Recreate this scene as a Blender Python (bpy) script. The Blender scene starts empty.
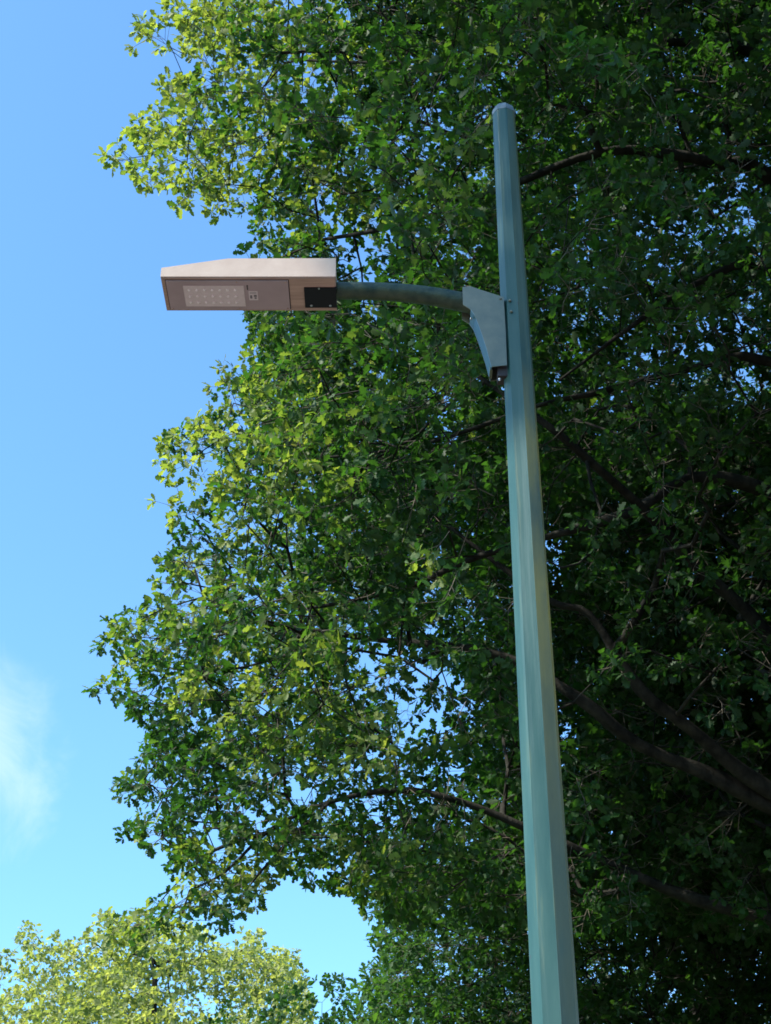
import bpy, bmesh, math, random
import numpy as np
from mathutils import Vector, Matrix
R = math.radians
scene = bpy.context.scene
C = scene.collection

# ------------------------------------------------------------ camera, sky, sun, exposure
F = 1540.0; CX, CY = 385.5, 512.0
PITCH = R(32.0); EYE = np.array([0.0, 0.0, 1.6])
cam = bpy.data.cameras.new('camera'); camo = bpy.data.objects.new('camera', cam); C.objects.link(camo)
camo.location = EYE; camo.rotation_euler = (R(90) + PITCH, 0, 0)
cam.sensor_fit = 'VERTICAL'; cam.sensor_height = 24.0; cam.lens = F / 1024 * 24.0
cam.clip_start = 0.05; cam.clip_end = 2000
scene.camera = camo

SUN_EL, SUN_AZ = R(46), R(-117)      # azimuth from +Y, clockwise seen from above: sun high on the left, a little behind the viewer
sd = Vector((math.sin(SUN_AZ) * math.cos(SUN_EL), math.cos(SUN_AZ) * math.cos(SUN_EL), math.sin(SUN_EL)))
w = bpy.data.worlds.new("World"); scene.world = w; w.use_nodes = True
nt = w.node_tree; N = nt.nodes; L = nt.links; N.clear()
sky = N.new('ShaderNodeTexSky'); sky.sky_type = 'NISHITA'; sky.sun_disc = False
sky.sun_elevation = SUN_EL; sky.sun_rotation = SUN_AZ
sky.air_density = 1.0; sky.dust_density = 1.3; sky.ozone_density = 1.0
bg = N.new('ShaderNodeBackground'); bg.inputs[1].default_value = 0.15
out = N.new('ShaderNodeOutputWorld')
# one soft wisp of cloud low in the sky plus very faint veils, laid out by direction
tc = N.new('ShaderNodeTexCoord')
def vdir(u, v):
    a, b = (u - CX) / F, (CY - v) / F
    d = Vector((a, math.cos(PITCH) - b * math.sin(PITCH), math.sin(PITCH) + b * math.cos(PITCH)))
    return d.normalized()
sub = N.new('ShaderNodeVectorMath'); sub.operation = 'DISTANCE'; sub.inputs[1].default_value = vdir(-50, 742)
L.new(tc.outputs['Generated'], sub.inputs[0])
nz = N.new('ShaderNodeTexNoise'); nz.inputs['Scale'].default_value = 14; nz.inputs['Detail'].default_value = 9; nz.inputs['Roughness'].default_value = .62; nz.inputs['Distortion'].default_value = .6
L.new(tc.outputs['Generated'], nz.inputs['Vector'])
ad = N.new('ShaderNodeMath'); ad.operation = 'MULTIPLY_ADD'; ad.inputs[1].default_value = 0.11
L.new(nz.outputs['Fac'], ad.inputs[0]); L.new(sub.outputs['Value'], ad.inputs[2])
mr = N.new('ShaderNodeMapRange'); mr.interpolation_type = 'SMOOTHSTEP'
mr.inputs['From Min'].default_value = 0.138; mr.inputs['From Max'].default_value = 0.075
mr.inputs['To Min'].default_value = 0; mr.inputs['To Max'].default_value = 0.5
L.new(ad.outputs[0], mr.inputs['Value'])
mx = N.new('ShaderNodeMixRGB'); mx.inputs[2].default_value = (3.4, 4.1, 4.9, 1)
tint = N.new('ShaderNodeMixRGB'); tint.blend_type = 'MULTIPLY'; tint.inputs[0].default_value = 1; tint.inputs[2].default_value = (.70, 1.10, 1.38, 1)
L.new(sky.outputs[0], tint.inputs[1]); L.new(mr.outputs[0], mx.inputs[0]); L.new(tint.outputs[0], mx.inputs[1])
L.new(mx.outputs[0], bg.inputs[0]); L.new(bg.outputs[0], out.inputs[0])

sl = bpy.data.lights.new('sun', 'SUN'); so = bpy.data.objects.new('sun', sl); C.objects.link(so)
sl.energy = 5.0; sl.angle = R(0.6); sl.color = (1.0, 0.95, 0.86)
so.rotation_euler = sd.to_track_quat('Z', 'Y').to_euler()
scene.view_settings.view_transform = 'Standard'; scene.view_settings.look = 'None'
scene.view_settings.gamma = 1; scene.view_settings.exposure = 1.0
scene.cycles.pixel_filter_type = 'BLACKMAN_HARRIS'; scene.cycles.filter_width = 1.7
try: scene.view_settings.use_curve_mapping = False
except Exception: pass
scene.render.engine = 'CYCLES'
scene.cycles.max_bounces = 8; scene.cycles.diffuse_bounces = 4; scene.cycles.transmission_bounces = 5
scene.cycles.use_denoising = True
scene.cycles.caustics_reflective = False; scene.cycles.caustics_refractive = False

# ------------------------------------------------------------ helpers
cp, sp_ = math.cos(PITCH), math.sin(PITCH)
def at(u, v, Y):
    """world point seen at photo pixel (u, v), Y metres in front of the camera's foot"""
    a, b = (u - CX) / F, (CY - v) / F
    d = np.array([a, cp - b * sp_, sp_ + b * cp])
    return EYE + d * (Y / d[1])
def project(P):
    q = P - EYE
    z = q[:, 1] * cp + q[:, 2] * sp_
    y = -q[:, 1] * sp_ + q[:, 2] * cp
    z = np.where(z > 0.1, z, 0.1)
    return CX + F * q[:, 0] / z, CY - F * y / z, z
def inpoly(u, v, poly):
    r = np.zeros(len(u), bool); n = len(poly); j = n - 1
    for i in range(n):
        xi, yi = poly[i]; xj, yj = poly[j]
        c = ((yi > v) != (yj > v)) & (u < (xj - xi) * (v - yi) / (yj - yi + 1e-9) + xi)
        r ^= c; j = i
    return r
def tag(o, label=None, cat=None, group=None, kind=None):
    if label: o['label'] = label
    if cat: o['category'] = cat
    if group: o['group'] = group
    if kind: o['kind'] = kind
    return o
def empty(name, loc=(0, 0, 0)):
    o = bpy.data.objects.new(name, None); C.objects.link(o); o.location = loc
    o.empty_display_size = 0.2
    return o
def link(name, me, mat, parent=None):
    o = bpy.data.objects.new(name, me); C.objects.link(o)
    if mat is not None and not me.materials: me.materials.append(mat)
    if parent is not None:
        o.parent = parent; p = parent; off = Vector((0, 0, 0))
        while p is not None: off += p.location; p = p.parent
        me.transform(Matrix.Translation(-off))
    return o
def bm_obj(name, bm, mat, parent=None, smooth=False, bevel=0.0, seg=2):
    if bevel:
        es = [e for e in bm.edges if len(e.link_faces) == 2 and e.calc_face_angle(0) > R(25)]
        bmesh.ops.bevel(bm, geom=es, offset=bevel, segments=seg, profile=0.5, affect='EDGES', clamp_overlap=True)
    bmesh.ops.recalc_face_normals(bm, faces=bm.faces)
    me = bpy.data.meshes.new(name); bm.to_mesh(me); bm.free()
    if smooth:
        for p in me.polygons: p.use_smooth = True
    return link(name, me, mat, parent)
def box(bm, x0, x1, y0, y1, z0, z1):
    vs = [bm.verts.new((x, y, z)) for x in (x0, x1) for y in (y0, y1) for z in (z0, z1)]
    for f in ((0, 1, 3, 2), (4, 6, 7, 5), (0, 4, 5, 1), (2, 3, 7, 6), (0, 2, 6, 4), (1, 5, 7, 3)):
        bm.faces.new([vs[i] for i in f])
def prism(bm, pts, d):
    """closed prism: polygon pts (3-D) extruded by vector d"""
    a = [bm.verts.new(p) for p in pts]; b = [bm.verts.new(Vector(p) + Vector(d)) for p in pts]
    bm.faces.new(a); bm.faces.new(b[::-1]); n = len(a)
    for i in range(n): bm.faces.new((a[i], a[(i + 1) % n], b[(i + 1) % n], b[i]))
def tube_bm(bm, pts, rads, sides=16, caps=True):
    rings = []; pts = [Vector(p) for p in pts]
    up = Vector((0, 1, 0))
    for i, p in enumerate(pts):
        t = (pts[min(i + 1, len(pts) - 1)] - pts[max(i - 1, 0)]).normalized()
        a = t.cross(up).normalized() if abs(t.dot(up)) < .95 else t.cross(Vector((1, 0, 0))).normalized()
        b = t.cross(a)
        rings.append([bm.verts.new(p + rads[i] * (math.cos(k * 2 * math.pi / sides) * a + math.sin(k * 2 * math.pi / sides) * b)) for k in range(sides)])
    for r0, r1 in zip(rings, rings[1:]):
        for k in range(sides): bm.faces.new((r0[k], r0[(k + 1) % sides], r1[(k + 1) % sides], r1[k]))
    if caps: bm.faces.new(rings[0][::-1]); bm.faces.new(rings[-1])

# ------------------------------------------------------------ materials
def new_mat(name):
    m = bpy.data.materials.new(name); m.use_nodes = True
    nt = m.node_tree; nt.nodes.clear()
    o = nt.nodes.new('ShaderNodeOutputMaterial')
    return m, nt, o
def noise(nt, scale, detail=4, rough=.55, coord='Object', stretch=None):
    t = nt.nodes.new('ShaderNodeTexCoord'); n = nt.nodes.new('ShaderNodeTexNoise')
    n.inputs['Scale'].default_value = scale; n.inputs['Detail'].default_value = detail; n.inputs['Roughness'].default_value = rough
    if stretch:
        mp = nt.nodes.new('ShaderNodeMapping'); mp.inputs['Scale'].default_value = stretch
        nt.links.new(t.outputs[coord], mp.inputs[0]); nt.links.new(mp.outputs[0], n.inputs['Vector'])
    else: nt.links.new(t.outputs[coord], n.inputs['Vector'])
    return n
def ramp(nt, src, stops):
    r = nt.nodes.new('ShaderNodeValToRGB')
    e = r.color_ramp.elements
    while len(e) < len(stops): e.new(0.5)
    for i, (p, c) in enumerate(stops):
        e[i].position = p; e[i].color = (*c, 1) if len(c) == 3 else c
    nt.links.new(src, r.inputs[0]); return r
def surf(name, c1, c2, scale=6, rough=.5, metal=0.0, bump=0.0, bscale=60, stretch=None, coat=0.0, spec=.5, rvar=0.0):
    m, nt, o = new_mat(name)
    b = nt.nodes.new('ShaderNodeBsdfPrincipled')
    n = noise(nt, scale, 6, .6, stretch=stretch)
    r = ramp(nt, n.outputs['Fac'], [(.35, c1), (.65, c2)])
    nt.links.new(r.outputs[0], b.inputs['Base Color'])
    b.inputs['Roughness'].default_value = rough; b.inputs['Metallic'].default_value = metal
    b.inputs['Coat Weight'].default_value = coat; b.inputs['Specular IOR Level'].default_value = spec
    if rvar:
        n3 = noise(nt, scale * 3, 5, .6)
        r3 = ramp(nt, n3.outputs['Fac'], [(.3, (rough - rvar,) * 3), (.7, (rough + rvar,) * 3)])
        nt.links.new(r3.outputs[0], b.inputs['Roughness'])
    if bump:
        n2 = noise(nt, bscale, 5, .6, stretch=stretch); bp = nt.nodes.new('ShaderNodeBump')
        bp.inputs['Strength'].default_value = bump; bp.inputs['Distance'].default_value = .01
        nt.links.new(n2.outputs['Fac'], bp.inputs['Height']); nt.links.new(bp.outputs[0], b.inputs['Normal'])
    nt.links.new(b.outputs[0], o.inputs[0])
    return m

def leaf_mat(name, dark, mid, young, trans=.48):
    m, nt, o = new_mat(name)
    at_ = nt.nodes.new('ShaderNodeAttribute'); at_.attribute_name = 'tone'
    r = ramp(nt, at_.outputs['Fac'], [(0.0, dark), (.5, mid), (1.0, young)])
    p = nt.nodes.new('ShaderNodeBsdfPrincipled'); p.inputs['Roughness'].default_value = .52
    p.inputs['Specular IOR Level'].default_value = .22
    # underside of an oak leaf is a little paler and duller than its top
    g = nt.nodes.new('ShaderNodeNewGeometry'); mxu = nt.nodes.new('ShaderNodeMixRGB'); mxu.inputs[2].default_value = (.11, .15, .075, 1)
    mu = nt.nodes.new('ShaderNodeMath'); mu.operation = 'MULTIPLY'; mu.inputs[1].default_value = .2
    nt.links.new(g.outputs['Backfacing'], mu.inputs[0]); nt.links.new(mu.outputs[0], mxu.inputs[0])
    nt.links.new(r.outputs[0], mxu.inputs[1]); nt.links.new(mxu.outputs[0], p.inputs['Base Color'])
    t = nt.nodes.new('ShaderNodeBsdfTranslucent')
    hs = nt.nodes.new('ShaderNodeMixRGB'); hs.blend_type = 'MULTIPLY'; hs.inputs[0].default_value = 1
    hs.inputs[2].default_value = (1.9, 1.95, .65, 1)
    nt.links.new(r.outputs[0], hs.inputs[1]); nt.links.new(hs.outputs[0], t.inputs['Color'])
    mxs = nt.nodes.new('ShaderNodeMixShader'); mxs.inputs[0].default_value = trans
    nt.links.new(p.outputs[0], mxs.inputs[1]); nt.links.new(t.outputs[0], mxs.inputs[2])
    nt.links.new(mxs.outputs[0], o.inputs[0])
    return m
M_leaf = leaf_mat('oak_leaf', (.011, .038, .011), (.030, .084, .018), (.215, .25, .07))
M_leaf2 = leaf_mat('oak_leaf_mid', (.018, .052, .016), (.036, .09, .022), (.07, .14, .03))
M_leaf3 = leaf_mat('pale_leaf', (.10, .14, .055), (.23, .255, .11), (.35, .36, .17))
M_bark = surf('oak_bark', (.010, .010, .009), (.036, .034, .027), scale=9, rough=.95, bump=1.0, bscale=34, stretch=(1, 1, .5), spec=.1)
M_twig = surf('twig_bark', (.06, .05, .035), (.13, .11, .08), scale=14, rough=.85)

# pole paint: teal enamel, weathered patches, warm light painted on the right facets, chalky specks
def pole_mat():
    m, nt, o = new_mat('teal_enamel')
    b = nt.nodes.new('ShaderNodeBsdfPrincipled')
    n = noise(nt, 3.0, 6, .6, stretch=(6, 6, .8)); r = ramp(nt, n.outputs['Fac'], [(.3, (.012, .052, .046)), (.7, (.034, .084, .070))])
    n2 = noise(nt, 5, 6, .65, stretch=(9, 9, .5)); r2 = ramp(nt, n2.outputs['Fac'], [(.56, (0, 0, 0)), (.75, (.5, .5, .5))])
    mx = nt.nodes.new('ShaderNodeMixRGB'); mx.inputs[2].default_value = (.14, .16, .08, 1)
    nt.links.new(r2.outputs[0], mx.inputs[0]); nt.links.new(r.outputs[0], mx.inputs[1])
    # chips and bird-lime specks
    t = nt.nodes.new('ShaderNodeTexCoord'); vo = nt.nodes.new('ShaderNodeTexVoronoi'); vo.inputs['Scale'].default_value = 16
    mp = nt.nodes.new('ShaderNodeMapping'); mp.inputs['Scale'].default_value = (1, 1, .5)
    nt.links.new(t.outputs['Object'], mp.inputs[0]); nt.links.new(mp.outputs[0], vo.inputs['Vector'])
    r3 = ramp(nt, vo.outputs['Distance'], [(.045, (.8, .8, .8)), (.075, (0, 0, 0))])
    mx2 = nt.nodes.new('ShaderNodeMixRGB'); mx2.inputs[2].default_value = (.035, .05, .05, 1)
    nt.links.new(r3.outputs[0], mx2.inputs[0]); nt.links.new(mx.outputs[0], mx2.inputs[1])
    # yellow sun glow painted into the colour of the right-facing facets
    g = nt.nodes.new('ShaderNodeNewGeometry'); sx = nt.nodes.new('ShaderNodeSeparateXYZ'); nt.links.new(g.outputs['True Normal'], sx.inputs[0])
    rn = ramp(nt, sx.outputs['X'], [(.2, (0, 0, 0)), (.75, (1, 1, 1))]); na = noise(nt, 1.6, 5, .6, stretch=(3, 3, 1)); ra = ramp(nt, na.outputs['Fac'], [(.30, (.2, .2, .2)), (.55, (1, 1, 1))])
    # lime streaks that have run down the paint, and a height mask for the painted glow
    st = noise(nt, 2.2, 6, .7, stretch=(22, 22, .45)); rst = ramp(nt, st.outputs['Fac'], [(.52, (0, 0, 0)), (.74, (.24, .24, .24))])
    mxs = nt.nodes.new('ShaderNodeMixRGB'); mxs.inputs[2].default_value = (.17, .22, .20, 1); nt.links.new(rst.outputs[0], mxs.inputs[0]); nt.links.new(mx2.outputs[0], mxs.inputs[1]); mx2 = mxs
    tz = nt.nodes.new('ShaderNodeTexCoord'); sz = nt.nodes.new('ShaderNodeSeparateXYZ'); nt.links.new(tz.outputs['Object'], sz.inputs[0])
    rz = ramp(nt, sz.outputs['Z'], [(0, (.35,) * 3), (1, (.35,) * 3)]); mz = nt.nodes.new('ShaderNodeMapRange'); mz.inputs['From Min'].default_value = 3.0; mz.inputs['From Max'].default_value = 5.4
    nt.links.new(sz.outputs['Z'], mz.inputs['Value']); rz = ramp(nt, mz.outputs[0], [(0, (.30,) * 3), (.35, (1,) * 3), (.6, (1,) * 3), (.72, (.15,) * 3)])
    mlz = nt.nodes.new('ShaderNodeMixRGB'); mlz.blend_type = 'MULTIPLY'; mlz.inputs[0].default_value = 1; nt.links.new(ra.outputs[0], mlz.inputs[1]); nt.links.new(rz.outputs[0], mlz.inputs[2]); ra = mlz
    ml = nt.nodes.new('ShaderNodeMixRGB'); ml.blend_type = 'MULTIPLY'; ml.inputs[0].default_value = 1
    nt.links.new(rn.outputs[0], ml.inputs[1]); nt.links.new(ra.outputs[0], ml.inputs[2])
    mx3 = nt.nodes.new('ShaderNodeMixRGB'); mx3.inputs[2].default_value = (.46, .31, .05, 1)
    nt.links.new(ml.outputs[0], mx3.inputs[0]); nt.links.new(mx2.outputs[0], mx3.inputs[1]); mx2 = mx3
    nt.links.new(mx2.outputs[0], b.inputs['Base Color'])
    b.inputs['Roughness'].default_value = .42; b.inputs['Specular IOR Level'].default_value = .28; b.inputs['Coat Weight'].default_value = .04; b.inputs['Coat Roughness'].default_value = .3
    n4 = noise(nt, 40, 4, .6, stretch=(1, 1, .4)); bp = nt.nodes.new('ShaderNodeBump'); bp.inputs['Strength'].default_value = .12; bp.inputs['Distance'].default_value = .004
    nt.links.new(n4.outputs['Fac'], bp.inputs['Height']); nt.links.new(bp.outputs[0], b.inputs['Normal'])
    nt.links.new(b.outputs[0], o.inputs[0]); return m
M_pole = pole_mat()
M_cap = surf('worn_cap_paint', (.08, .11, .13), (.15, .18, .20), scale=30, rough=.6)
M_bracket = surf('bracket_paint', (.085, .10, .068), (.165, .16, .105), scale=7, rough=.42, coat=.3, bump=.08, bscale=40)
M_arm = surf('arm_paint', (.006, .022, .012), (.045, .060, .030), scale=22, rough=.45, coat=0, spec=.35, bump=.3, bscale=70)
M_head = surf('head_paint', (.41, .295, .225), (.47, .35, .27), scale=9, rough=.5, bump=.05, bscale=90)
M_under = surf('head_underside', (.33, .21, .165), (.48, .32, .25), scale=10, rough=.55, stretch=(.5, 9, 1))
M_cover = surf('cover_plate', (.36, .265, .275), (.41, .305, .315), scale=8, rough=.45)
M_dark = surf('dark_slot', (.02, .016, .015), (.04, .03, .03), rough=.8)
M_black = surf('black_plate', (.006, .006, .009), (.010, .010, .015), rough=.6, spec=.2)
M_bolt = surf('steel_bolt', (.25, .25, .24), (.42, .42, .40), scale=80, rough=.3, metal=.6)
M_label = surf('sticker', (.60, .50, .50), (.66, .56, .56), scale=60, rough=.6)
M_ink = surf('sticker_print', (.12, .10, .11), (.2, .17, .18), scale=80, rough=.7)
M_reflect = surf('led_reflector', (.64, .52, .52), (.70, .58, .58), scale=40, rough=.35)
M_led = surf('led_lens', (.80, .70, .68), (.86, .76, .74), scale=50, rough=.4)

# ------------------------------------------------------------ ground (out of the frame, lights the underside of everything)
def sheet(name, pts, z, mat, kind='structure'):
    bm = bmesh.new(); bm.faces.new([bm.verts.new((x, y, z)) for x, y in pts])
    return tag(bm_obj(name, bm, mat), kind=kind)
M_grass = surf('verge_grass', (.03, .05, .014), (.06, .085, .025), scale=3, rough=.95, bump=.6, bscale=40)
def brick_mat():
    m, nt, o = new_mat('brick_paving'); b = nt.nodes.new('ShaderNodeBsdfPrincipled')
    t = nt.nodes.new('ShaderNodeTexCoord'); br = nt.nodes.new('ShaderNodeTexBrick')
    br.inputs['Scale'].default_value = 5; br.inputs['Color1'].default_value = (.19, .150, .140, 1); br.inputs['Color2'].default_value = (.15, .12, .115, 1)
    br.inputs['Mortar'].default_value = (.12, .11, .10, 1)
    nt.links.new(t.outputs['Object'], br.inputs['Vector']); nt.links.new(br.outputs['Color'], b.inputs['Base Color'])
    b.inputs['Roughness'].default_value = .85; nt.links.new(b.outputs[0], o.inputs[0]); return m
sheet('ground', [(-500, -500), (500, -500), (500, 500), (-500, 500)], 0, M_grass)
sheet('pavement', [(-40, -9), (40, -9), (40, 7.5), (-40, 7.5)], .03, brick_mat())
sheet('road', [(-60, -18), (60, -18), (60, -9.2), (-60, -9.2)], .008, surf('asphalt', (.04, .04, .042), (.065, .064, .06), scale=30, rough=.9, bump=.4))
bm = bmesh.new(); box(bm, -60, 60, -9.2, -9.0, 0, .12); tag(bm_obj('kerb', bm, surf('kerb_stone', (.25, .25, .24), (.35, .34, .32), scale=12, rough=.85), bevel=.01), kind='structure')

# ------------------------------------------------------------ street lamp
PX, PY = 0.4425, 4.10
lamp = empty('street_lamp', (PX, PY, 0))
tag(lamp, 'tall teal octagonal steel street lamp with one curved arm and a flat LED head', 'street lamp')
def pole_r(z): return (0.0625 - (z - 2.6) * 0.0058) if z > 2.6 else 0.0625 + (2.6 - z) * .004
ROT = R(-60 - 22.5)     # first corner angle so that facets face -60, -15, 30, 75 degrees from the viewer
def oct_ring(z, r):
    return [(PX + r * math.sin(ROT + k * math.pi / 4), PY - r * math.cos(ROT + k * math.pi / 4), z) for k in range(8)]
ZT = 5.93
bm = bmesh.new(); rings = []
zs = list(np.linspace(.04, ZT - .02, 26))
for z in zs: rings.append([bm.verts.new(p) for p in oct_ring(z, pole_r(z))])
for a, b in zip(rings, rings[1:]):
    for k in range(8): bm.faces.new((a[k], a[(k + 1) % 8], b[(k + 1) % 8], b[k]))
bm.faces.new(rings[0][::-1]); bm.faces.new(rings[-1])
ve = [e for e in bm.edges if abs((e.verts[0].co - e.verts[1].co).normalized().z) > .9]
bmesh.ops.bevel(bm, geom=ve, offset=.006, segments=3, profile=.5, affect='EDGES')
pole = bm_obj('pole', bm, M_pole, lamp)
for p in pole.data.polygons: p.use_smooth = True
pole.data.set_sharp_from_angle(angle=R(20)) if hasattr(pole.data, 'set_sharp_from_angle') else None
bm = bmesh.new(); r = pole_r(ZT)
rr = [[bm.verts.new(p) for p in oct_ring(z, q)] for z, q in ((ZT - .022, r + .001), (ZT - .008, r + .001), (ZT + .006, r * .93), (ZT + .018, r * .72), (ZT + .022, r * .3))]
for a, b in zip(rr, rr[1:]):
    for k in range(8): bm.faces.new((a[k], a[(k + 1) % 8], b[(k + 1) % 8], b[k]))
bm.faces.new(rr[0][::-1]); bm.faces.new(rr[-1])
bm_obj('pole_cap', bm, M_cap, lamp)
bm = bmesh.new(); box(bm, PX - .17, PX + .17, PY - .17, PY + .17, .031, .055); bm_obj('base_plate', bm, M_pole, lamp, bevel=.004)
bm = bmesh.new(); box(bm, PX - .036, PX + .036, PY - .088, PY - .066, .45, .95); bm_obj('access_door', bm, M_pole, lamp, bevel=.006)

# bracket: folded gusset clasping the pole, open underneath
BW = .041
yN = PY - BW
def bp(u, v, y=yN): return at(u, v, y)
outline = [(462.5, 287), (470, 286), (480, 289.5), (503.7, 297), (505.6, 330), (507.0, 365.2), (491.5, 366.6), (486.5, 348), (480.5, 330), (474.5, 314.5), (470.5, 309), (463, 304.5)]
br = bm_holder = None
bm = bmesh.new()
T = .004
near = [Vector(bp(u, v)) for u, v in outline]
prism(bm, near, (0, T, 0))
brk = bm_obj('bracket', bm, M_bracket, lamp, bevel=.0012)
bm = bmesh.new(); prism(bm, [p + Vector((0, 2 * BW - T, 0)) for p in near], (0, T, 0)); bm_obj('side_plate', bm, M_bracket, brk, bevel=.0012)
# top strip and sloping underside strip between the side plates
def strip(name, idx, inset, mat, w0=T, w1=None, th=.004):
    bm = bmesh.new(); ps = [near[i] for i in idx]; cen = sum(near, Vector()) / len(near)
    y0, y1 = w0 + .0006, 2 * BW - (w1 if w1 is not None else T) - .0006
    A = [bm.verts.new(p + Vector((0, y0, 0)) + (cen - p).normalized() * inset) for p in ps]
    B = [bm.verts.new(p + Vector((0, y1, 0)) + (cen - p).normalized() * inset) for p in ps]
    A2 = [bm.verts.new(v.co + (cen - v.co).normalized() * th) for v in A]; B2 = [bm.verts.new(v.co + (cen - v.co).normalized() * th) for v in B]
    n = len(ps)
    for i in range(n - 1):
        bm.faces.new((A[i], A[i + 1], B[i + 1], B[i])); bm.faces.new((A2[i], B2[i], B2[i + 1], A2[i + 1]))
        bm.faces.new((A[i], A2[i], A2[i + 1], A[i + 1])); bm.faces.new((B[i], B[i + 1], B2[i + 1], B2[i]))
    bm.faces.new((A[0], B[0], B2[0], A2[0])); bm.faces.new((A[-1], A2[-1], B2[-1], B[-1]))
    return bm_obj(name, bm, mat, brk)
strip('top_strip', [0, 1, 2, 3], .001, M_bracket)
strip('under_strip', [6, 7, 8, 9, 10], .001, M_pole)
# clamp band behind the plates hugging the pole
zb0, zb1 = near[5].z + .012, near[3].z - .006
def screw(loc, r, axis, mat, parent, name='screw', h=.005):
    bm = bmesh.new(); a = Vector(loc); d = Vector(axis).normalized()
    tube_bm(bm, [a, a + d * h * .6, a + d * h], [r, r, r * .6], 10)
    return bm_obj(name, bm, mat, parent, smooth=False)
for (u, v) in ((500.5, 298.8), (509.8, 300.5), (511.2, 311.5)):
    yy = yN if u < 504 else PY - pole_r(5.1) * .95
    screw(Vector(at(u, v, yy)) + Vector((0, .002, 0)), .0048, (0, -1, 0), M_bracket, brk, 'bolt', .007)
screw(Vector(bp(471, 318.5, PY - .01)), .004, (0, -.6, -.8), M_bolt, brk, 'bolt', .008)
screw(Vector(bp(499.5, 379, PY - .02)), .005, (0, -.6, -.8), M_bolt, brk, 'bolt', .012)
# pad between the gusset and the pole
bm = bmesh.new()
x1 = near[5].x + .012
box(bm, near[5].x - .030, x1, PY - .026, PY + .026, near[5].z - .032, near[5].z + .06)
bm_obj('spacer', bm, M_dark, brk, bevel=.002)
bm = bmesh.new(); q = Vector(bp(490.5, 372, PY + .012))
box(bm, q.x - .0045, q.x + .0045, PY - .02, PY + .03, q.z - .016, q.z + .05); bm_obj('tab', bm, M_bracket, brk, bevel=.001)

# arm: curved tube from the head into the bracket
ap = [(336.6, 290.8), (345, 290.8), (360, 291.0), (385, 291.8), (410, 293.6), (432, 296.4), (452, 300.0), (466, 303.0), (480, 307.5)]
pts = [at(u, v, PY) for u, v in ap]
fine = []
for i in range(len(pts) - 1):
    p0, p1, p2, p3 = pts[max(i - 1, 0)], pts[i], pts[i + 1], pts[min(i + 2, len(pts) - 1)]
    for t in (0, .25, .5, .75):
        fine.append(.5 * ((2 * p1) + (-p0 + p2) * t + (2 * p0 - 5 * p1 + 4 * p2 - p3) * t * t + (-p0 + 3 * p1 - 3 * p2 + p3) * t ** 3))
fine.append(pts[-1])
bm = bmesh.new(); tube_bm(bm, fine, [.0300 + .0045 * i / len(fine) for i in range(len(fine))], 28); bm_obj('arm', bm, M_arm, lamp, smooth=True)

# head: flat housing, long slanting nose, recessed cover, LED window
HY0, HY1 = 4.005, 4.185
zbot = at(250, 276.5, HY0)[2]
xl, xr = at(160.5, 276, HY0)[0], at(335.5, 277, HY0)[0]
xk = at(228, 259, HY0)[0]; zt = at(300, 258.2, HY0)[2]; ztl = at(160, 267.8, HY0)[2]
def head_pts(y): return [(xl, y, zbot), (xr, y, zbot), (xr, y, zt), (xk, y, zt - .001), (xl, y, ztl)]
bm = bmesh.new(); prism(bm, head_pts(HY0), (0, HY1 - HY0, 0))
head = bm_obj('lamp_head', bm, M_head, lamp, bevel=.004, seg=3)
for p in head.data.polygons: p.use_smooth = True
head.data.set_sharp_from_angle(angle=R(25))
e = .0025
def under(name, x0, x1, y0, y1, d, mat, bevel=0, z=None, parent=head):
    bm = bmesh.new(); zz = zbot if z is None else z
    box(bm, x0, x1, y0, y1, zz - d, zz + .001); return bm_obj(name, bm, mat, parent, bevel=bevel)
W = HY1 - HY0; LEN = xr - xl
def ux(u, v): # pixel on the underside plane -> x, y
    a, b = (u - CX) / F, (CY - v) / F
    d = np.array([a, cp - b * sp_, sp_ + b * cp]); P = EYE + d * ((zbot - EYE[2]) / d[2]); return P[0], P[1]
# underside pan
x0, y0 = xl + .004, HY0 + .004
under('base_pan', x0, xr - .003, y0, HY1 - .004, .003, M_under, .001)
zp = zbot - .003
cx0, _ = ux(168, 292); cx1, _ = ux(289, 292)
under('cover_gap', cx0 - .003, cx1 + .003, HY0 + .012, HY1 - .011, .0006, M_dark, 0, zp)
under('cover_plate', cx0, cx1, HY0 + .015, HY1 - .014, .0035, M_cover, .0015, zp - .0006)
zc = zp - .0041
lx0, ly0 = ux(183, 284.0); lx1, ly1 = ux(246, 304.5)
under('led_window', lx0, lx1, ly0, ly1, .0015, M_reflect, .0005, zc)
sx0, sy0 = ux(248.5, 289.5); sx1, sy1 = ux(258.5, 298.5)
under('sticker', sx0, sx1, sy0, sy1, .0006, M_label, 0, zc)
# printed marks on the sticker (unreadable grey blocks, as small as in the photo)
bm = bmesh.new(); sw, sh = sx1 - sx0, sy1 - sy0
for (a, b, c, d) in ((.12, .36, .45, .80), (.55, .88, .40, .62), (.60, .84, .68, .84), (.14, .86, .16, .22)):
    box(bm, sx0 + sw * a, sx0 + sw * b, sy0 + sh * c, sy0 + sh * d, zc - .0010, zc - .0005)
bm_obj('sticker_print', bm, M_ink, head)
bm = bmesh.new(); zl = zc - .0014; led = None
bmesh.ops.create_uvsphere(bm, u_segments=10, v_segments=6, radius=.0056, matrix=Matrix.Diagonal((1, 1, .8, 1)))
lme = bpy.data.meshes.new('led'); bm.to_mesh(lme); bm.free(); lme.materials.append(M_led)
for p in lme.polygons: p.use_smooth = True
for i in range(7):
    for j in range(3):
        x = lx0 + (lx1 - lx0) * (.09 + .127 * i); y = ly0 + (ly1 - ly0) * (.2 + .3 * j)
        led = bpy.data.objects.new('led', lme) if led is None else led.copy()
        C.objects.link(led); led.parent = head; led.location = (x - PX, y - PY, zl)
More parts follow.
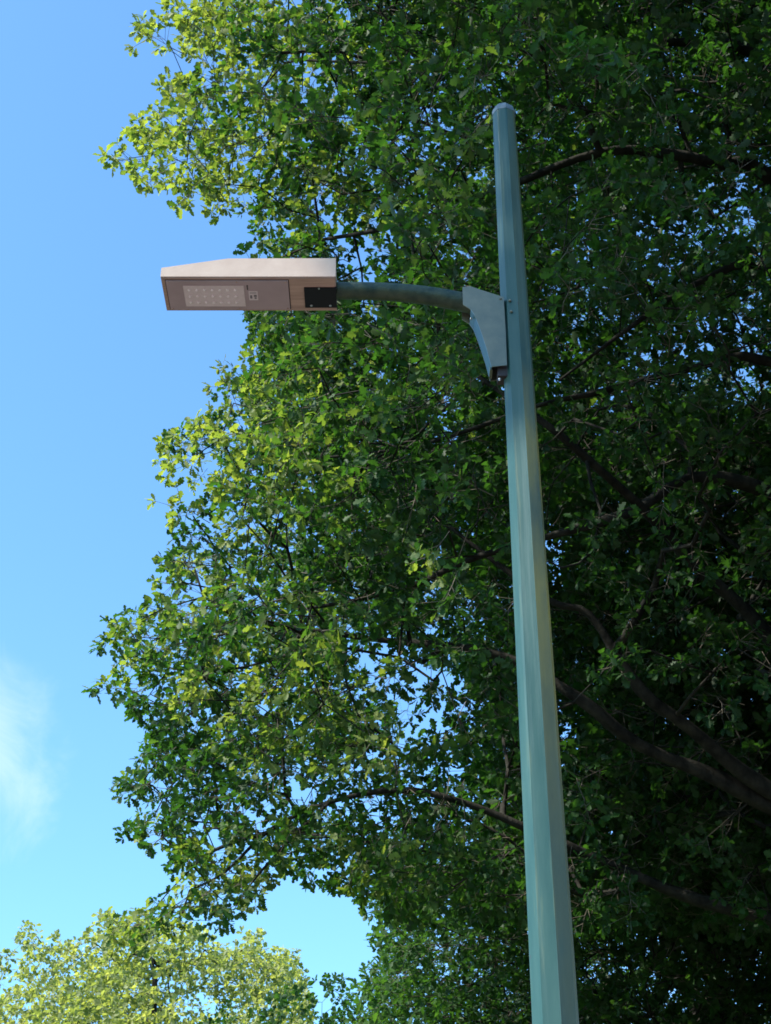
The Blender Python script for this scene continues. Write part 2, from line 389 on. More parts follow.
# clip line beside the LED window
cxm, cym0 = ux(247.2, 283.5); _, cym1 = ux(247.2, 288)
under('latch', cxm - .0015, cxm + .0015, cym0, cym1, .002, M_dark, 0, zc)
cyy = (HY0 + HY1) / 2
for (x, y) in ((cx0 + .008, HY0 + .021), (cx0 + .008, HY1 - .02), (cx1 - .008, HY0 + .021), (cx1 - .008, HY1 - .02), ((cx0 * .42 + cx1 * .58), HY0 + .020), ((cx0 * .42 + cx1 * .58), HY1 - .019)):
    screw((x, y, zc + .0005), .0033, (0, 0, -1), M_under, head, 'screw', .003)
bx0, by0 = ux(304, 286.5); bx1, by1 = ux(336, 306)
under('mounting_plate', bx0, xr + .001, by0, by1, .005, M_black, .002, zp)
for (u, v) in ((311.5, 303.3), (330.5, 303.3), (319, 286.3)):
    x, y = ux(u, v); screw((x, y, zp - .0045), .0042 if v > 290 else .003, (0, 0, -1), M_bolt, head, 'bolt', .006)

# ------------------------------------------------------------ trees
rng = np.random.default_rng(11)
def noise3(P, scale, seed):
    """smooth value noise"""
    r = np.random.default_rng(seed); T_ = r.random((32, 32, 32)); Q = P * scale + 100.3
    i = np.floor(Q).astype(int); f = Q - i; f = f * f * (3 - 2 * f); o = 0
    for a in (0, 1):
        for b in (0, 1):
            for c in (0, 1):
                wgt = (f[:, 0] if a else 1 - f[:, 0]) * (f[:, 1] if b else 1 - f[:, 1]) * (f[:, 2] if c else 1 - f[:, 2])
                o = o + wgt * T_[(i[:, 0] + a) % 32, (i[:, 1] + b) % 32, (i[:, 2] + c) % 32]
    return o

# leaf outlines: half a leaf, folded on its midrib
def leaf_arrays(detail, rg):
    if detail == 2: H = [(.10, .02), (.24, .13), (.33, .08), (.45, .25), (.54, .14), (.67, .32), (.76, .18), (.88, .20)]
    elif detail == 1: H = [(.12, .03), (.40, .23), (.50, .14), (.68, .31), (.80, .17), (.90, .16)]
    else: H = [(.15, .05), (.62, .33), (.9, .17)]
    fold = rg.uniform(.05, .35); curl = rg.uniform(-.25, .10); wv = rg.uniform(-.10, .10)
    mids = [(0, 0), (.5, 0), (1, 0)]
    vs = []; 
    def add(t, h, s):
        z = abs(h) * fold + curl * t * t + wv * math.sin(t * 9 + s) * abs(h)
        vs.append((t, h * s, z)); return len(vs) - 1
    m = [add(0, 0, 1), add(.55, 0, 1), add(1, 0, 1)]
    faces = []
    for s in (1, -1):
        hs = [add(t, h * rg.uniform(.85, 1.15), s) for t, h in H]
        k = len(H) // 2 + 1
        if detail == 0: fs = [[m[0], *hs, m[2], m[1]]]
        else: fs = [[m[0], *hs[:k], m[1]], [m[1], *hs[k - 1:], m[2]]]
        for f in fs: faces.append(f if s == -1 else f[::-1])
    return np.array(vs), faces
def frame_from(d, roll):
    d = d / (np.linalg.norm(d) + 1e-9); a = np.array([0, 0, 1.0]) if abs(d[2]) < .95 else np.array([1.0, 0, 0])
    y = np.cross(a, d); y /= np.linalg.norm(y); z = np.cross(d, y)
    c, s = math.cos(roll), math.sin(roll)
    return np.stack([d, c * y + s * z, -s * y + c * z], axis=1)
def make_spray(detail, rg, nshoot=8, nleaf=7, size=.080):
    """a twig along +X (about 0.4 m) with shoots that end in rosettes of leaves"""
    V, Fc, tone = [], [], []; TV, TF = [], []
    def tw(p, q, r0, r1):
        d = q - p; fr = frame_from(d, 0); b = len(TV)
        for P_, r_ in ((p, r0), (q, r1)):
            for k in range(3):
                an = k * 2.094; TV.append(P_ + r_ * (math.cos(an) * fr[:, 1] + math.sin(an) * fr[:, 2]))
        for k in range(3): TF.append([b + k, b + (k + 1) % 3, b + 3 + (k + 1) % 3, b + 3 + k])
    ax = [np.zeros(3)]
    for i in range(4): ax.append(ax[-1] + np.array([.095, rg.uniform(-.025, .025), rg.uniform(-.03, .02)]))
    for i in range(4): tw(ax[i], ax[i + 1], .0035 - i * .0006, .0029 - i * .0006)
    tips = [(ax[-1], np.array([1.0, 0, 0]))]
    for s in range(nshoot - 1):
        t = rg.uniform(.15, .95) * 4; i = min(int(t), 3); p = ax[i] + (ax[i + 1] - ax[i]) * (t - i)
        an = s * 2.4 + rg.uniform(-.5, .5); d = np.array([.6, math.cos(an), math.sin(an) * .7 + .05]); d /= np.linalg.norm(d)
        l = rg.uniform(.08, .20); q = p + d * l + np.array([0, 0, -.01]); tw(p, q, .0022, .0015); tips.append((q, d))
    for q, d in tips:
        for k in range(nleaf):
            an = k * 2 * math.pi / nleaf * 1.0 + rg.uniform(-.4, .4)
            fr0 = frame_from(d, 0)
            ld = d * rg.uniform(.15, .9) + (fr0[:, 1] * math.cos(an) + fr0[:, 2] * math.sin(an) * .75); ld = ld / np.linalg.norm(ld)
            ld[2] -= rg.uniform(-.05, .45); ld /= np.linalg.norm(ld)
            fr = frame_from(ld, rg.normal(0, .55)); lv, lf = leaf_arrays(detail, rg); sz = size * rg.uniform(.5, 1.3)
            o_ = q - d * rg.uniform(0, .035) + rg.normal(0, .006, 3)
            P_ = lv * sz @ fr.T + o_; b = len(V); V.extend(P_); Fc.extend([[x + b for x in f] for f in lf]); tone.extend([rg.uniform(0, 1)] * len(lv))
    return dict(V=np.array(V), F=Fc, tone=np.array(tone), TV=np.array(TV), TF=TF)
def mesh_from(name, V, faces_sizes, idx, mat, tone=None, smooth=False):
    me = bpy.data.meshes.new(name); me.vertices.add(len(V)); me.vertices.foreach_set('co', V.astype(np.float32).ravel())
    me.loops.add(len(idx)); me.loops.foreach_set('vertex_index', idx.astype(np.int32))
    st = np.concatenate([[0], np.cumsum(faces_sizes)[:-1]]).astype(np.int32)
    me.polygons.add(len(faces_sizes)); me.polygons.foreach_set('loop_start', st)
    try: me.polygons.foreach_set('loop_total', np.asarray(faces_sizes, np.int32))
    except Exception: pass
    if smooth: me.polygons.foreach_set('use_smooth', np.ones(len(faces_sizes), bool))
    if tone is not None:
        a = me.attributes.new('tone', 'FLOAT', 'POINT'); a.data.foreach_set('value', tone.astype(np.float32))
    me.update(calc_edges=True); me.materials.append(mat); return me
def bake(templates, choice, mats, pos, tonebias, keyV='V', keyF='F'):
    Vs, Sz, Ix, To = [], [], [], []; base = 0
    for ti, tp in enumerate(templates):
        sel = np.nonzero(choice == ti)[0]
        if not len(sel): continue
        V = tp[keyV]; n = len(V); sizes = np.array([len(f) for f in tp[keyF]]); ix = np.concatenate([np.array(f) for f in tp[keyF]])
        W_ = np.einsum('kij,nj->kni', mats[sel], V) + pos[sel][:, None, :]
        Vs.append(W_.reshape(-1, 3)); k = len(sel)
        Ix.append((ix[None, :] + (np.arange(k) * n)[:, None]).ravel() + base); Sz.append(np.tile(sizes, k)); base += n * k
        if keyV == 'V': To.append((np.clip(tp['tone'][None, :] * .5 + tonebias[sel][:, None], 0, 1)).ravel())
    return np.concatenate(Vs), np.concatenate(Sz), np.concatenate(Ix), (np.concatenate(To) if To else None)

def make_tree(name, label, cat, base, trunk_pts, limbs, clusters, cdir_center, spray_sets, detail_of, mat, scale_of, tonef, group=None, seed=5, tip=.0045, shoots=True, spread=.18, radk=1.0):
    rg = np.random.default_rng(seed)
    root = empty(name, tuple(base)); tag(root, label, cat, group)
    P = [np.array(p, float) for p, _ in trunk_pts]; par = [-1] + list(range(len(P) - 1)); fixed = [r for _, r in trunk_pts]; owner = [0] * len(P)
    def densify(a, b, step, wob):
        n = max(1, int(np.linalg.norm(b - a) / step)); return [a + (b - a) * k / n + (rg.normal(0, wob, 3) if k < n else 0) for k in range(1, n + 1)]
    plen = [0.0]
    for i in range(1, len(P)): plen.append(plen[-1] + np.linalg.norm(P[i] - P[i - 1]))
    for li, lb in enumerate(limbs):
        q0 = [np.array(x, float) for x in lb['pts']]; arr = np.array(P); q = []
        for k in range(len(q0) - 1):
            a0, a1, a2, a3 = q0[max(k - 1, 0)], q0[k], q0[k + 1], q0[min(k + 2, len(q0) - 1)]
            for t in (0, .25, .5, .75): q.append(.5 * (2 * a1 + (a2 - a0) * t + (2 * a0 - 5 * a1 + 4 * a2 - a3) * t * t + (3 * a1 - a0 - 3 * a2 + a3) * t ** 3))
        q.append(q0[-1])
        j = int(np.argmin(np.linalg.norm(arr - q[0], axis=1) + (0 if lb.get('any', True) else 0)))
        if lb.get('from') is not None: 
            cand = [k for k in range(len(P)) if owner[k] == lb['from']]; j = min(cand, key=lambda k: np.linalg.norm(P[k] - q[0]))
        own = lb.get('own', li + 1); prev = j; tot = sum(np.linalg.norm(q[k + 1] - q[k]) for k in range(len(q) - 1)) + 1e-6; run = 0
        seq = [(P[j], q[0])] + list(zip(q[:-1], q[1:]))
        for si, (a, b) in enumerate(seq):
            for p in densify(a, b, .2, .016):
                if si > 0: run += np.linalg.norm(p - P[prev])
                P.append(p); par.append(prev); f = min(run / tot, 1); fixed.append((lb['r0'] * (1 - f) ** 1.3 + lb['r1']) * .56 * (1 + .12 * math.sin(run * 5 + li))); owner.append(own)
                plen.append(plen[prev] + np.linalg.norm(P[-1] - P[prev])); prev = len(P) - 1
    nskel = len(P)
    # attach every cluster to the nearest wood
    K = clusters; cap = nskel + len(K) * 6; A = np.zeros((cap, 3)); A[:nskel] = P; PL = np.zeros(cap); PL[:nskel] = plen; pa = np.full(cap, -1); pa[:nskel] = par
    ow = np.zeros(cap, int); ow[:nskel] = owner; n = nskel
    okn = np.ones(cap, bool); okn[:len(trunk_pts)] = False
    d0 = np.array([np.min(np.linalg.norm(A[:nskel] - k, axis=1)) for k in K]); order = np.argsort(d0 + rg.uniform(0, .5, len(K)))
    tipn = np.zeros(len(K), int)
    for c in order:
        k = K[c]; D = A[:n] - k; dist = np.sqrt((D * D).sum(1)); cost = dist + PL[:n] * .06 + np.maximum(0, D[:, 2]) * .10; cost[:len(trunk_pts)] += 1.5
        j = int(np.argmin(cost)); L_ = dist[j]
        if L_ > .95: tipn[c] = -1; continue        # nothing to hang from
        m = min(5, max(1, int(L_ / .22)))
        a = A[j]; side = rg.normal(0, .09 * L_, 3); pr = j
        gd = (a - A[pa[j]]) if pa[j] >= 0 else (k - a); gd = gd / (np.linalg.norm(gd) + 1e-9) * L_ * .25
        for q in range(1, m + 1):
            t = q / m; p = a + (k - a) * t + side * math.sin(t * math.pi) + gd * t * (1 - t)
            A[n] = p; pa[n] = pr; PL[n] = PL[pr] + np.linalg.norm(p - A[pr]); ow[n] = ow[j]; pr = n; n += 1
        tipn[c] = pr
    kk = tipn >= 0; K = K[kk]; tipn = tipn[kk]
    # radii, tips inward
    rad = np.zeros(n); ex = 2.35
    acc = np.zeros(n)
    for c in tipn: acc[c] += tip ** ex
    for i in range(n - 1, 0, -1):
        acc[i] = max(acc[i], (tip * .8) ** ex); acc[pa[i]] += acc[i]
    rad = acc ** (1 / ex) * radk
    for i in range(nskel): rad[i] = max(min(rad[i], fixed[i] * 1.15), fixed[i])
    for i in range(nskel, n):
        rad[i] = min(rad[i], rad[pa[i]] * .85)
    # chains -> tubes, by owner
    kids = [[] for _ in range(n)]
    for i in range(1, n): kids[pa[i]].append(i)
    nown = max(owner) + 1; VV = [[] for _ in range(nown)]; FF = [[] for _ in range(nown)]; cnt = [0] * nown
    stack = [(0, None)]
    starts = [(0, -1)]
    while starts:
        s, p0 = starts.pop(); ch = ([p0] if p0 >= 0 else []) + [s]; cur = s
        while kids[cur]:
            ks = sorted(kids[cur], key=lambda x: -rad[x])
            same = [x for x in ks if ow[x] == ow[cur]]
            nx = same[0] if same else None
            for x in ks:
                if x != nx: starts.append((x, cur))
            if nx is None: break
            ch.append(nx); cur = nx
        if len(ch) < 2: continue
        o_ = ow[ch[1]] if len(ch) > 1 else ow[ch[0]]
        rmax = rad[s]; sides = 12 if rmax > .08 else 8 if rmax > .03 else 5 if rmax > .012 else 3
        pts_ = A[ch]; rr_ = rad[ch].copy()
        if p0 >= 0: rr_[0] = min(rr_[0], rr_[1] * 1.25)
        tg = np.gradient(pts_, axis=0); tg /= np.linalg.norm(tg, axis=1)[:, None] + 1e-9
        ref = np.array([.31, .22, .92]) if abs(tg[0][2]) < .8 else np.array([.9, .3, .1])
        for i_, (p, r_, t) in enumerate(zip(pts_, rr_, tg)):
            y = np.cross(ref, t); y /= np.linalg.norm(y) + 1e-9; z = np.cross(t, y)
            for k in range(sides):
                an = k * 2 * math.pi / sides; wob = 1 + (.09 * math.sin(3 * an + i_ * .9) + .05 * math.sin(5 * an - i_ * 1.7) if r_ > .02 else 0)
                VV[o_].append(p + r_ * wob * (math.cos(an) * y + math.sin(an) * z))
        b = cnt[o_]
        for i_ in range(len(ch) - 1):
            for k in range(sides): FF[o_].append((b + i_ * sides + k, b + i_ * sides + (k + 1) % sides, b + (i_ + 1) * sides + (k + 1) % sides, b + (i_ + 1) * sides + k))
        cnt[o_] += len(ch) * sides
    trunk = None
    for o_ in range(nown):
        if not FF[o_]: continue
        V = np.array(VV[o_]); Fa = np.array(FF[o_])
        me = mesh_from('trunk' if o_ == 0 else 'limb', V, np.full(len(Fa), 4), Fa.ravel(), M_bark, smooth=True)
        ob = link('trunk' if o_ == 0 else 'limb', me, None, root if o_ == 0 else trunk)
        if o_ == 0: trunk = ob
    # leaves
    dirs = K - A[pa[tipn]]; outw = K - np.array(cdir_center); outw /= np.linalg.norm(outw, axis=1)[:, None] + 1e-9
    dirs = dirs / (np.linalg.norm(dirs, axis=1)[:, None] + 1e-9) + outw * .8 + np.array([0, 0, -.12])
    det = detail_of(K); sc = scale_of(K) * rg.uniform(.85, 1.15, len(K)); tb = tonef(K, rg)
    Ms = np.array([frame_from(d, rg.uniform(-.6, .6)) * s for d, s in zip(dirs, sc)])
    VL, SL, IL, TL = [], [], [], []; TW = []; base_ = 0
    for dv in sorted(set(det.tolist())):
        sel = np.nonzero(det == dv)[0]; tps = spray_sets[dv]; ch = rg.integers(0, len(tps), len(sel))
        V, S, I, T_ = bake(tps, ch, Ms[sel], K[sel] - Ms[sel] @ np.array([.16, 0, 0]), tb[sel])
        VL.append(V); SL.append(S); IL.append(I + base_); TL.append(T_); base_ += len(V)
        if shoots and dv > 0: TW.append(bake(tps, ch, Ms[sel], K[sel] - Ms[sel] @ np.array([.16, 0, 0]), tb[sel], 'TV', 'TF'))
    me = mesh_from('crown', np.concatenate(VL), np.concatenate(SL), np.concatenate(IL), mat, np.concatenate(TL))
    crown = link('crown', me, None, root)
    if TW:
        b = 0; V_, S_, I_ = [], [], []
        for (V, S, I, _) in TW: V_.append(V); S_.append(S); I_.append(I + b); b += len(V)
        me = mesh_from('twigs', np.concatenate(V_), np.concatenate(S_), np.concatenate(I_), M_twig); link('twigs', me, None, crown)
    print(name, 'clusters', len(K), 'nodes', n, 'leaf verts', base_)
    return root

rs = np.random.default_rng(3)
SPR = {2: [make_spray(2, rs) for _ in range(10)], 1: [make_spray(1, rs) for _ in range(8)], 0: [make_spray(0, rs, 5, 5, .13) for _ in range(6)], -1: [make_spray(0, rs, 7, 6, .085) for _ in range(8)]}

def thin(P, dmin, rg):
    """greedy spacing on a grid"""
    cell = {}; keep = []
    for i in rg.permutation(len(P)):
        k = tuple(np.floor(P[i] / dmin).astype(int)); ok = True
        for a in (-1, 0, 1):
            for b in (-1, 0, 1):
                for c in (-1, 0, 1):
                    for j in cell.get((k[0] + a, k[1] + b, k[2] + c), ()):
                        if np.sum((P[i] - P[j]) ** 2) < dmin * dmin: ok = False; break
                    if not ok: break
                if not ok: break
            if not ok: break
        if ok: cell.setdefault(k, []).append(i); keep.append(i)
    return P[np.array(keep)]

# --- the big oak over the lamp
POLY_A = [(112, -60), (128, 15), (150, 50), (182, 85), (185, 108), (128, 135), (128, 165), (178, 182), (210, 200), (262, 208), (268, 245), (262, 295), (264, 350), (240, 385), (222, 425),
          (150, 455), (155, 472), (198, 490), (192, 520), (170, 560), (158, 590), (162, 612), (118, 622), (120, 635), (150, 645), (122, 665), (125, 690), (160, 700), (160, 740),
          (138, 778), (152, 800), (128, 830), (135, 845), (188, 830), (195, 870), (120, 925), (150, 940), (195, 905), (230, 915), (245, 890), (290, 860), (330, 868), (400, 890), (470, 900), (620, 905), (771, 915), (1500, 930), (1500, -60)]
HOLES = [(430, 700, 55, 45, .4), (500, 600, 30, 40, .5), (370, 650, 40, 25, .5), (300, 700, 30, 30, .5), (640, 230, 40, 30, .5), (730, 220, 40, 30, .5), (378, 268, 42, 26, .06), (345, 232, 28, 28, .1), (405, 360, 24, 22, .12), (240, 372, 25, 25, .1), (556, 560, 30, 45, .12), (568, 730, 26, 45, .12), (588, 212, 30, 22, .3), (480, 545, 30, 25, .5), (680, 240, 60, 40, .5), (600, 320, 40, 30, .6),
         (400, 720, 100, 90, .5), (330, 790, 90, 50, .5), (450, 810, 60, 60, .4), (230, 690, 25, 25, .4), (310, 230, 15, 30, .5), (700, 340, 50, 20, .6), (250, 150, 14, 14, .4)]
tr = lambda *q: [at(*x) for x in q]
limbs = [
 dict(pts=tr((900, 830, 10.9), (771, 640, 10.3), (700, 570, 9.9), (652, 518, 9.5), (600, 470, 9.0), (540, 420, 8.6), (440, 350, 8.6)), r0=.115, r1=.025),
 dict(pts=tr((900, 560, 10.2), (771, 492, 9.8), (690, 478, 9.5), (640, 508, 9.4), (600, 522, 9.4), (480, 556, 9.6), (400, 590, 9.8), (300, 610, 9.8)), r0=.11, r1=.02),
 dict(pts=tr((900, 850, 10.9), (771, 792, 10.6), (690, 728, 10.2), (640, 690, 10.0), (590, 615, 9.8), (545, 598, 9.8), (440, 520, 9.8)), r0=.12, r1=.02),
 dict(pts=tr((860, 850, 10.9), (720, 780, 10.6), (640, 745, 10.4), (580, 700, 10.2), (500, 655, 10.2), (380, 640, 10.3), (240, 620, 10.3)), r0=.12, r1=.02),
 dict(pts=tr((940, 330, 9.8), (771, 178, 8.6), (720, 165, 8.2), (680, 156, 8.0), (600, 152, 7.9), (500, 190, 8.2), (400, 225, 8.6), (320, 240, 9.0)), r0=.12, r1=.02),
 dict(pts=tr((920, 400, 9.8), (771, 272, 9.2), (700, 282, 9.0), (640, 320, 8.8), (560, 380, 8.8)), r0=.09, r1=.02),
 dict(pts=tr((920, 470, 10.2), (771, 362, 9.7), (680, 372, 9.6), (600, 392, 9.5), (540, 405, 9.5), (420, 445, 9.6), (300, 460, 9.8)), r0=.08, r1=.015),
 dict(pts=tr((900, 950, 11.5), (700, 900, 11.6), (600, 860, 11.6), (520, 825, 11.5), (455, 800, 11.4), (400, 790, 11.4), (330, 802, 11.4), (270, 830, 11.4), (225, 872, 11.4), (190, 890, 11.4)), r0=.085, r1=.018),
 dict(pts=tr((950, 200, 9.8), (771, 60, 8.6), (650, 40, 8.2), (560, 20, 8.0), (430, 60, 8.4), (300, 60, 8.9)), r0=.10, r1=.015),
 dict(pts=[(4.9, 8.5, 9.6), (4.8, 6.6, 11.0), (4.8, 4.6, 11.8), (4.6, 3.4, 12.0)], r0=.16, r1=.03),
 dict(pts=[(5.6, 9.0, 9.8), (7, 5.5, 11), (7.2, 3, 11.4)], r0=.14, r1=.03),
 dict(pts=tr((330, 802, 11.4), (285, 845, 11.3), (250, 885, 11.3), (228, 920, 11.3)), r0=.022, r1=.008, own=8),
 dict(pts=tr((270, 832, 11.4), (215, 850, 11.6), (175, 885, 11.6), (150, 915, 11.6)), r0=.022, r1=.008, own=8),
 dict(pts=[(5.2, 11.4, 9), (7.5, 13, 11.5), (8.5, 14, 12)], r0=.16, r1=.03),
 dict(pts=[(4.6, 11.5, 9), (3.2, 13.5, 11), (2, 14.5, 12)], r0=.16, r1=.03),
 dict(pts=[(5.6, 10.8, 8), (8, 10, 9.5), (10, 9.5, 10)], r0=.16, r1=.03),
]
CA, RA = np.array([4.4, 11.3, 9.6]), np.array([7.2, 6.3, 6.0])
CL, RL = at(225, 850, 11.6), np.array([1.9, 1.5, 1.5])
CO, RO = np.array([5.8, 5.2, 11.8]), np.array([3.5, 3.2, 2.2])
def sample_oak(n, rg):
    P = rg.uniform([-4, -1.5, 3.2], [12, 17, 16], (n, 3))
    e1 = np.sqrt((((P - CA) / RA) ** 2).sum(1)); e2 = np.sqrt((((P - CO) / RO) ** 2).sum(1))
    e3 = np.sqrt((((P - CL) / RL) ** 2).sum(1)); e = np.minimum(np.minimum(e1, e2), e3); nz_ = noise3(P, .75, 1); nz2 = noise3(P, 1.9, 2)
    ok = e < 1.02 - .22 * (nz2 - .5)
    u, v, z = project(P); infr = (v > -60) & (v < 1100) & (z > .5)
    okp = inpoly(u, v, POLY_A); ok &= np.where(infr, okp, (v < -60) | (u > 700))
    ok &= ~(infr & (z < 7.0 + .0033 * np.maximum(v, 0) + 1.1 * np.clip((P[:, 0] - .6) / 1.2, 0, 1) * np.clip((v - 250) / 150, 0, 1)))
    lay = noise3(P * np.array([1, 1, 2.3]), .80, 12)       # foliage hangs in layered clumps with hollows between
    prob = np.where(e > .72, 1.0, np.where(e > .5, .7, .5)) * np.clip((lay - .43) * 14, np.where(e3 < 1, .8, .04), 1) * np.clip((nz_ - .30) * 5, np.where(e3 < 1, 1.0, .12), 1)
    prob = np.where(infr & (z > 12.5) & (u > 480) & (v > 420), np.maximum(prob, .8), prob)
    prob *= np.where(infr, 1, .95)
    # few leaves hang right in front of the thick limbs
    for lb in limbs[:7]:
        q = np.array(lb['pts']); uu, vv, zz = project(q)
        for k in range(min(len(q) - 1, 5)):
            a = np.array([uu[k], vv[k]]); d = np.array([uu[k + 1], vv[k + 1]]) - a; t = np.clip(((u - a[0]) * d[0] + (v - a[1]) * d[1]) / (d @ d), 0, 1)
            dd = np.hypot(u - a[0] - t * d[0], v - a[1] - t * d[1]); zl_ = zz[k] + (zz[k + 1] - zz[k]) * t
            prob = np.where(infr & (dd < 27) & (z < zl_ + .15), prob * (.15 if lb is limbs[4] else .42), prob)
    for hx, hy, a, b, q in HOLES: prob = np.where(infr & (((u - hx) / a) ** 2 + ((v - hy) / b) ** 2 < 1), prob * q, prob)
    return P[ok & (rg.random(n) < prob)]
rg = np.random.default_rng(21)
KA = thin(sample_oak(230000, rg), .25, rg)
# fringe: extra small sprays just inside the traced edge so the outline keeps its tufts
uA, vA, zA = project(KA); print('in frame clusters', ((uA > -50) & (uA < 820) & (vA > -50) & (vA < 1070)).sum())
tr = lambda *q: [at(*x) for x in q]
trunkA = [((5.3, 11.3, -.1), .52), ((5.28, 11.3, .4), .42), ((5.25, 11.28, 1.5), .38), ((5.2, 11.25, 2.6), .36), ((5.15, 11.2, 3.6), .34), ((5.1, 11.15, 4.4), .33), ((5.05, 11.1, 5.3), .30), ((5.0, 11.0, 6.4), .27), ((4.95, 10.9, 7.6), .24), ((4.9, 10.8, 8.8), .20), ((4.8, 10.6, 10.2), .15), ((4.7, 10.5, 12), .09), ((4.7, 10.4, 13.8), .04)]
def detA(K):
    u, v, z = project(K); inf = (u > -60) & (u < 840) & (v > -60) & (v < 1080)
    return np.where(~inf, 0, np.where(z < 11.5, 2, 1))
def scA(K):
    u, v, z = project(K); return np.where((v < -60) | (u > 840), 1.3, np.where(u < 300, .9, np.where(z > 12, 1.15, 1.0)))
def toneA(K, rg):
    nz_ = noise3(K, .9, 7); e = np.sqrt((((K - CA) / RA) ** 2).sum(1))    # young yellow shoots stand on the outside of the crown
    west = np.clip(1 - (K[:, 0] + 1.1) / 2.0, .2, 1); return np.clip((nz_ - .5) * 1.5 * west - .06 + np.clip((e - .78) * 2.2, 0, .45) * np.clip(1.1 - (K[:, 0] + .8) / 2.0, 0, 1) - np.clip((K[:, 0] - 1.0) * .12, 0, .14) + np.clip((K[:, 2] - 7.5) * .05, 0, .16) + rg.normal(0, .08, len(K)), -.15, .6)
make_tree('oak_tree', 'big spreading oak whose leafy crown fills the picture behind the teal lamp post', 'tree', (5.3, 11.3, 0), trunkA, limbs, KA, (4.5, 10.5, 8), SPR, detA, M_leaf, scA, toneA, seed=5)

# --- darker oak further back, its crown showing below the big one, right of the wedge of sky
POLY_B = [(372, 905), (395, 950), (372, 985), (365, 1200), (2000, 1200), (2000, 700), (640, 740), (560, 810), (440, 850)]
CB, RB = np.array([3.9, 18.5, 6.2]), np.array([4.9, 3.8, 4.2])
P = rg.uniform([-1.5, 14, 1.8], [9.5, 23, 11], (60000, 3)); e = np.sqrt((((P - CB) / RB) ** 2).sum(1)); u, v, z = project(P)
ok = (e < 1.0 - .2 * (noise3(P, 1.5, 9) - .5)) & (inpoly(u, v, POLY_B) | (v > 1150) | (u > 1900)) & (rg.random(len(P)) < np.where(e > .6, 1, .7) * np.clip((noise3(P, .8, 5) - .22) * 4, .15, 1))
KB = thin(P[ok], .30, rg)
limbsB = [dict(pts=[(3.7, 18, 5.2), (2.4, 17, 6), (1.2, 16.6, 6.3)], r0=.11, r1=.02), dict(pts=[(3.9, 18, 5), (5.5, 17, 6), (7, 16.5, 6.4)], r0=.11, r1=.02),
          dict(pts=[(3.8, 18.3, 5.6), (3.5, 19.5, 7.5), (3.2, 20, 9)], r0=.1, r1=.02), dict(pts=[(3.9, 18, 4.4), (3.2, 16.2, 5), (2.6, 15.4, 5.4)], r0=.09, r1=.02), dict(pts=[(4, 18.3, 6), (5.5, 19.5, 7.5), (6.5, 20, 8.5)], r0=.1, r1=.02)]
trunkB = [((4.0, 18.3, -.1), .34), ((4.0, 18.3, .5), .27), ((3.98, 18.3, 2), .24), ((3.95, 18.25, 3.6), .21), ((3.9, 18.2, 5), .17), ((3.85, 18.2, 6.6), .12), ((3.8, 18.3, 8.4), .05)]
make_tree('oak_tree', 'dark green oak standing behind the foot of the lamp post, below the big crown', 'tree', (4, 18.3, 0), trunkB, limbsB, KB, (3.9, 18.5, 5), SPR, lambda K: np.full(len(K), 1), M_leaf2, lambda K: np.full(len(K), 1.1), toneA, seed=8)

# --- pale sunlit trees far off at the lower left
def far_tree(label, base, cen, radii, poly, mat, seed, n, dmin, sc, tone, dens=.46, lowcut=5.5):
    rg = np.random.default_rng(seed); cen = np.array(cen, float); radii = np.array(radii, float)
    P = rg.uniform(cen - radii * 1.1, cen + radii * 1.1, (n, 3)); e = np.sqrt((((P - cen) / radii) ** 2).sum(1)); u, v, z = project(P)
    ok = (e < 1.1 - .55 * (noise3(P, .62, seed) - .4) - .75 * np.maximum(noise3(P, 1.6, seed + 5) - .5, 0)) & (rg.random(n) < np.where(e > .6, 1, .3) * np.clip((noise3(P, .85, seed + 1) - dens) * 7, .02, 1))
    ok &= inpoly(u, v, poly) | (v > 1100) | (u < -60)
    K = thin(P[ok], dmin, rg); bx, by = base
    h = cen[2] + radii[2] * .5; tr_ = [((bx, by, z_), r_) for z_, r_ in ((-.1, .36), (.6, .28), (2.5, .24), (cen[2] - radii[2] * .5, .2), (cen[2], .14), (h, .05))]
    lb = []
    for k in range(7):
        an = k * 2.4 + seed; z0 = cen[2] - radii[2] * .8 + k * radii[2] * .12
        lb.append(dict(pts=[(bx + .5 * math.cos(an), by + .5 * math.sin(an), z0 + .2), (cen[0] + radii[0] * .35 * math.cos(an), cen[1] + radii[1] * .35 * math.sin(an), z0 + radii[2] * .2)], r0=.09, r1=.02))
    return make_tree('leafy_tree', label, 'tree', (bx, by, 0), tr_, lb, K, tuple(cen), SPR, lambda K: np.full(len(K), -1), mat, lambda K: np.full(len(K), sc), tone, seed=seed, shoots=False, tip=.006)
PC = [(-400, 990), (-60, 950), (2, 965), (30, 930), (55, 952), (85, 938), (110, 925), (160, 928), (195, 942), (215, 955), (245, 945), (285, 958), (300, 1005), (300, 1200), (-400, 1200)]
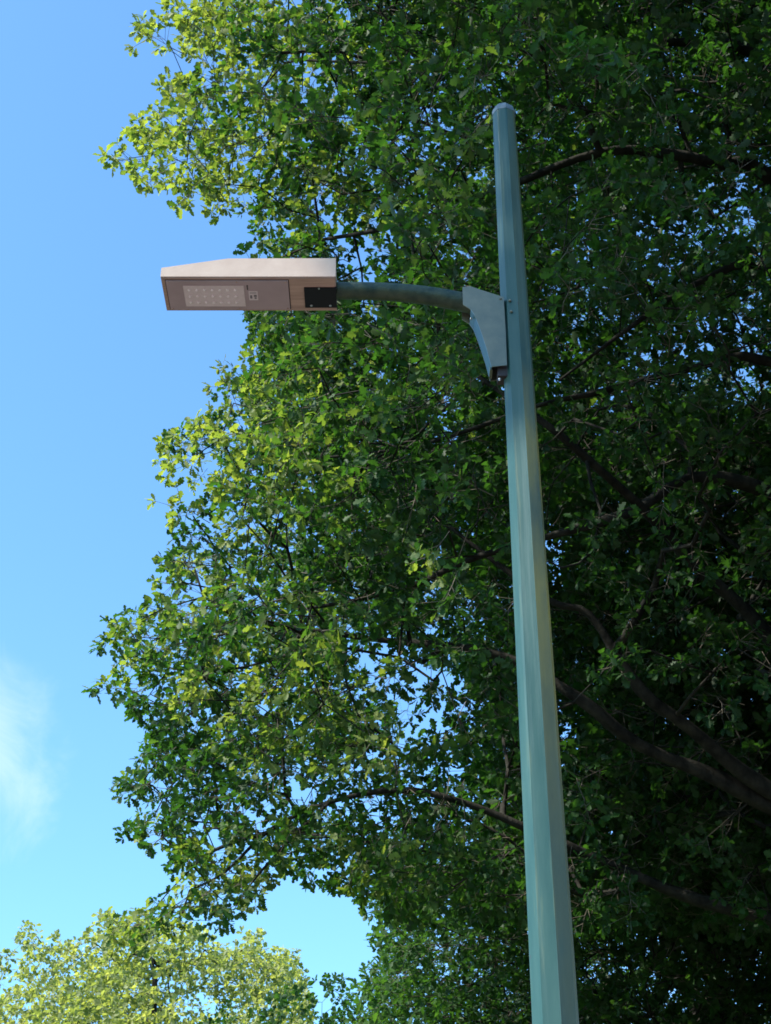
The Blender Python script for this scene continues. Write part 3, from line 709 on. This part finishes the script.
far_tree('pale yellow green tree in full sun at the bottom left corner', (-4.6, 31), (-4.4, 31, 8.2), (4.8, 3.8, 3.6), PC, M_leaf3, 31, 120000, .33, 1.2, lambda K, rg: np.clip(.25 + (noise3(K, .6, 4) - .5) * 1.1, -.1, .6))
PD = [(215, 1012), (262, 1005), (290, 1000), (330, 985), (352, 1000), (420, 1010), (420, 1200), (200, 1200)]
far_tree('small mid green treetop between the pale tree and the dark oak', (-1.0, 27), (-1.2, 27, 6.1), (2.4, 2.2, 2.5), PD, M_leaf2, 47, 40000, .30, 1.2, lambda K, rg: np.clip(.2 + (noise3(K, .6, 4) - .5), -.1, .6))

# --- added unseen tree, its crown cut along the sun rays to shade the pole top
rg = np.random.default_rng(77)
CN = np.array([-6.2, .6, 15.45]); P = rg.uniform(CN - 4, CN + 4, (30000, 3)); e = np.sqrt((((P - CN) / np.array([3.4, 3.0, 2.9])) ** 2).sum(1))
KN = thin(P[(e < 1.0 - .3 * (noise3(P, 1.0, 3) - .5)) & (noise3(P, .9, 8) > .40) & (P[:, 2] + (P[:, 0] - .38) * 1.162 > 4.95 + .5 * (noise3(P, 1.1, 6) - .5))], .40, rg)
limbsN = [dict(pts=[(-8.2, -3.0, 13), (-7.2, -1.4, 14.6), (-6.0, .6, 15.6), (-5.2, 2.0, 15.8)], r0=.12, r1=.03), dict(pts=[(-8.2, -3, 13.4), (-8.4, -1.6, 15), (-8.2, 0, 16)], r0=.12, r1=.03), dict(pts=[(-8, -2.8, 13.8), (-6.4, -1.4, 15), (-5.2, -.9, 16)], r0=.1, r1=.03)]
make_tree('leafy_tree', 'unseen leafy tree added to shade the top of the lamp post', 'tree', (-9, -5, 0), [((-9, -5, -.1), .4), ((-9, -5, .5), .3), ((-8.9, -4.8, 5), .25), ((-8.6, -4.0, 10), .2), ((-8.2, -3.0, 13), .15), ((-7.6, -1.6, 15.4), .1), ((-7, -.4, 17), .05)],
          limbsN, KN, tuple(CN), SPR, lambda K: np.full(len(K), 0), M_leaf2, lambda K: np.full(len(K), 1.2), lambda K, rg: np.full(len(K), .2), seed=9, shoots=False)
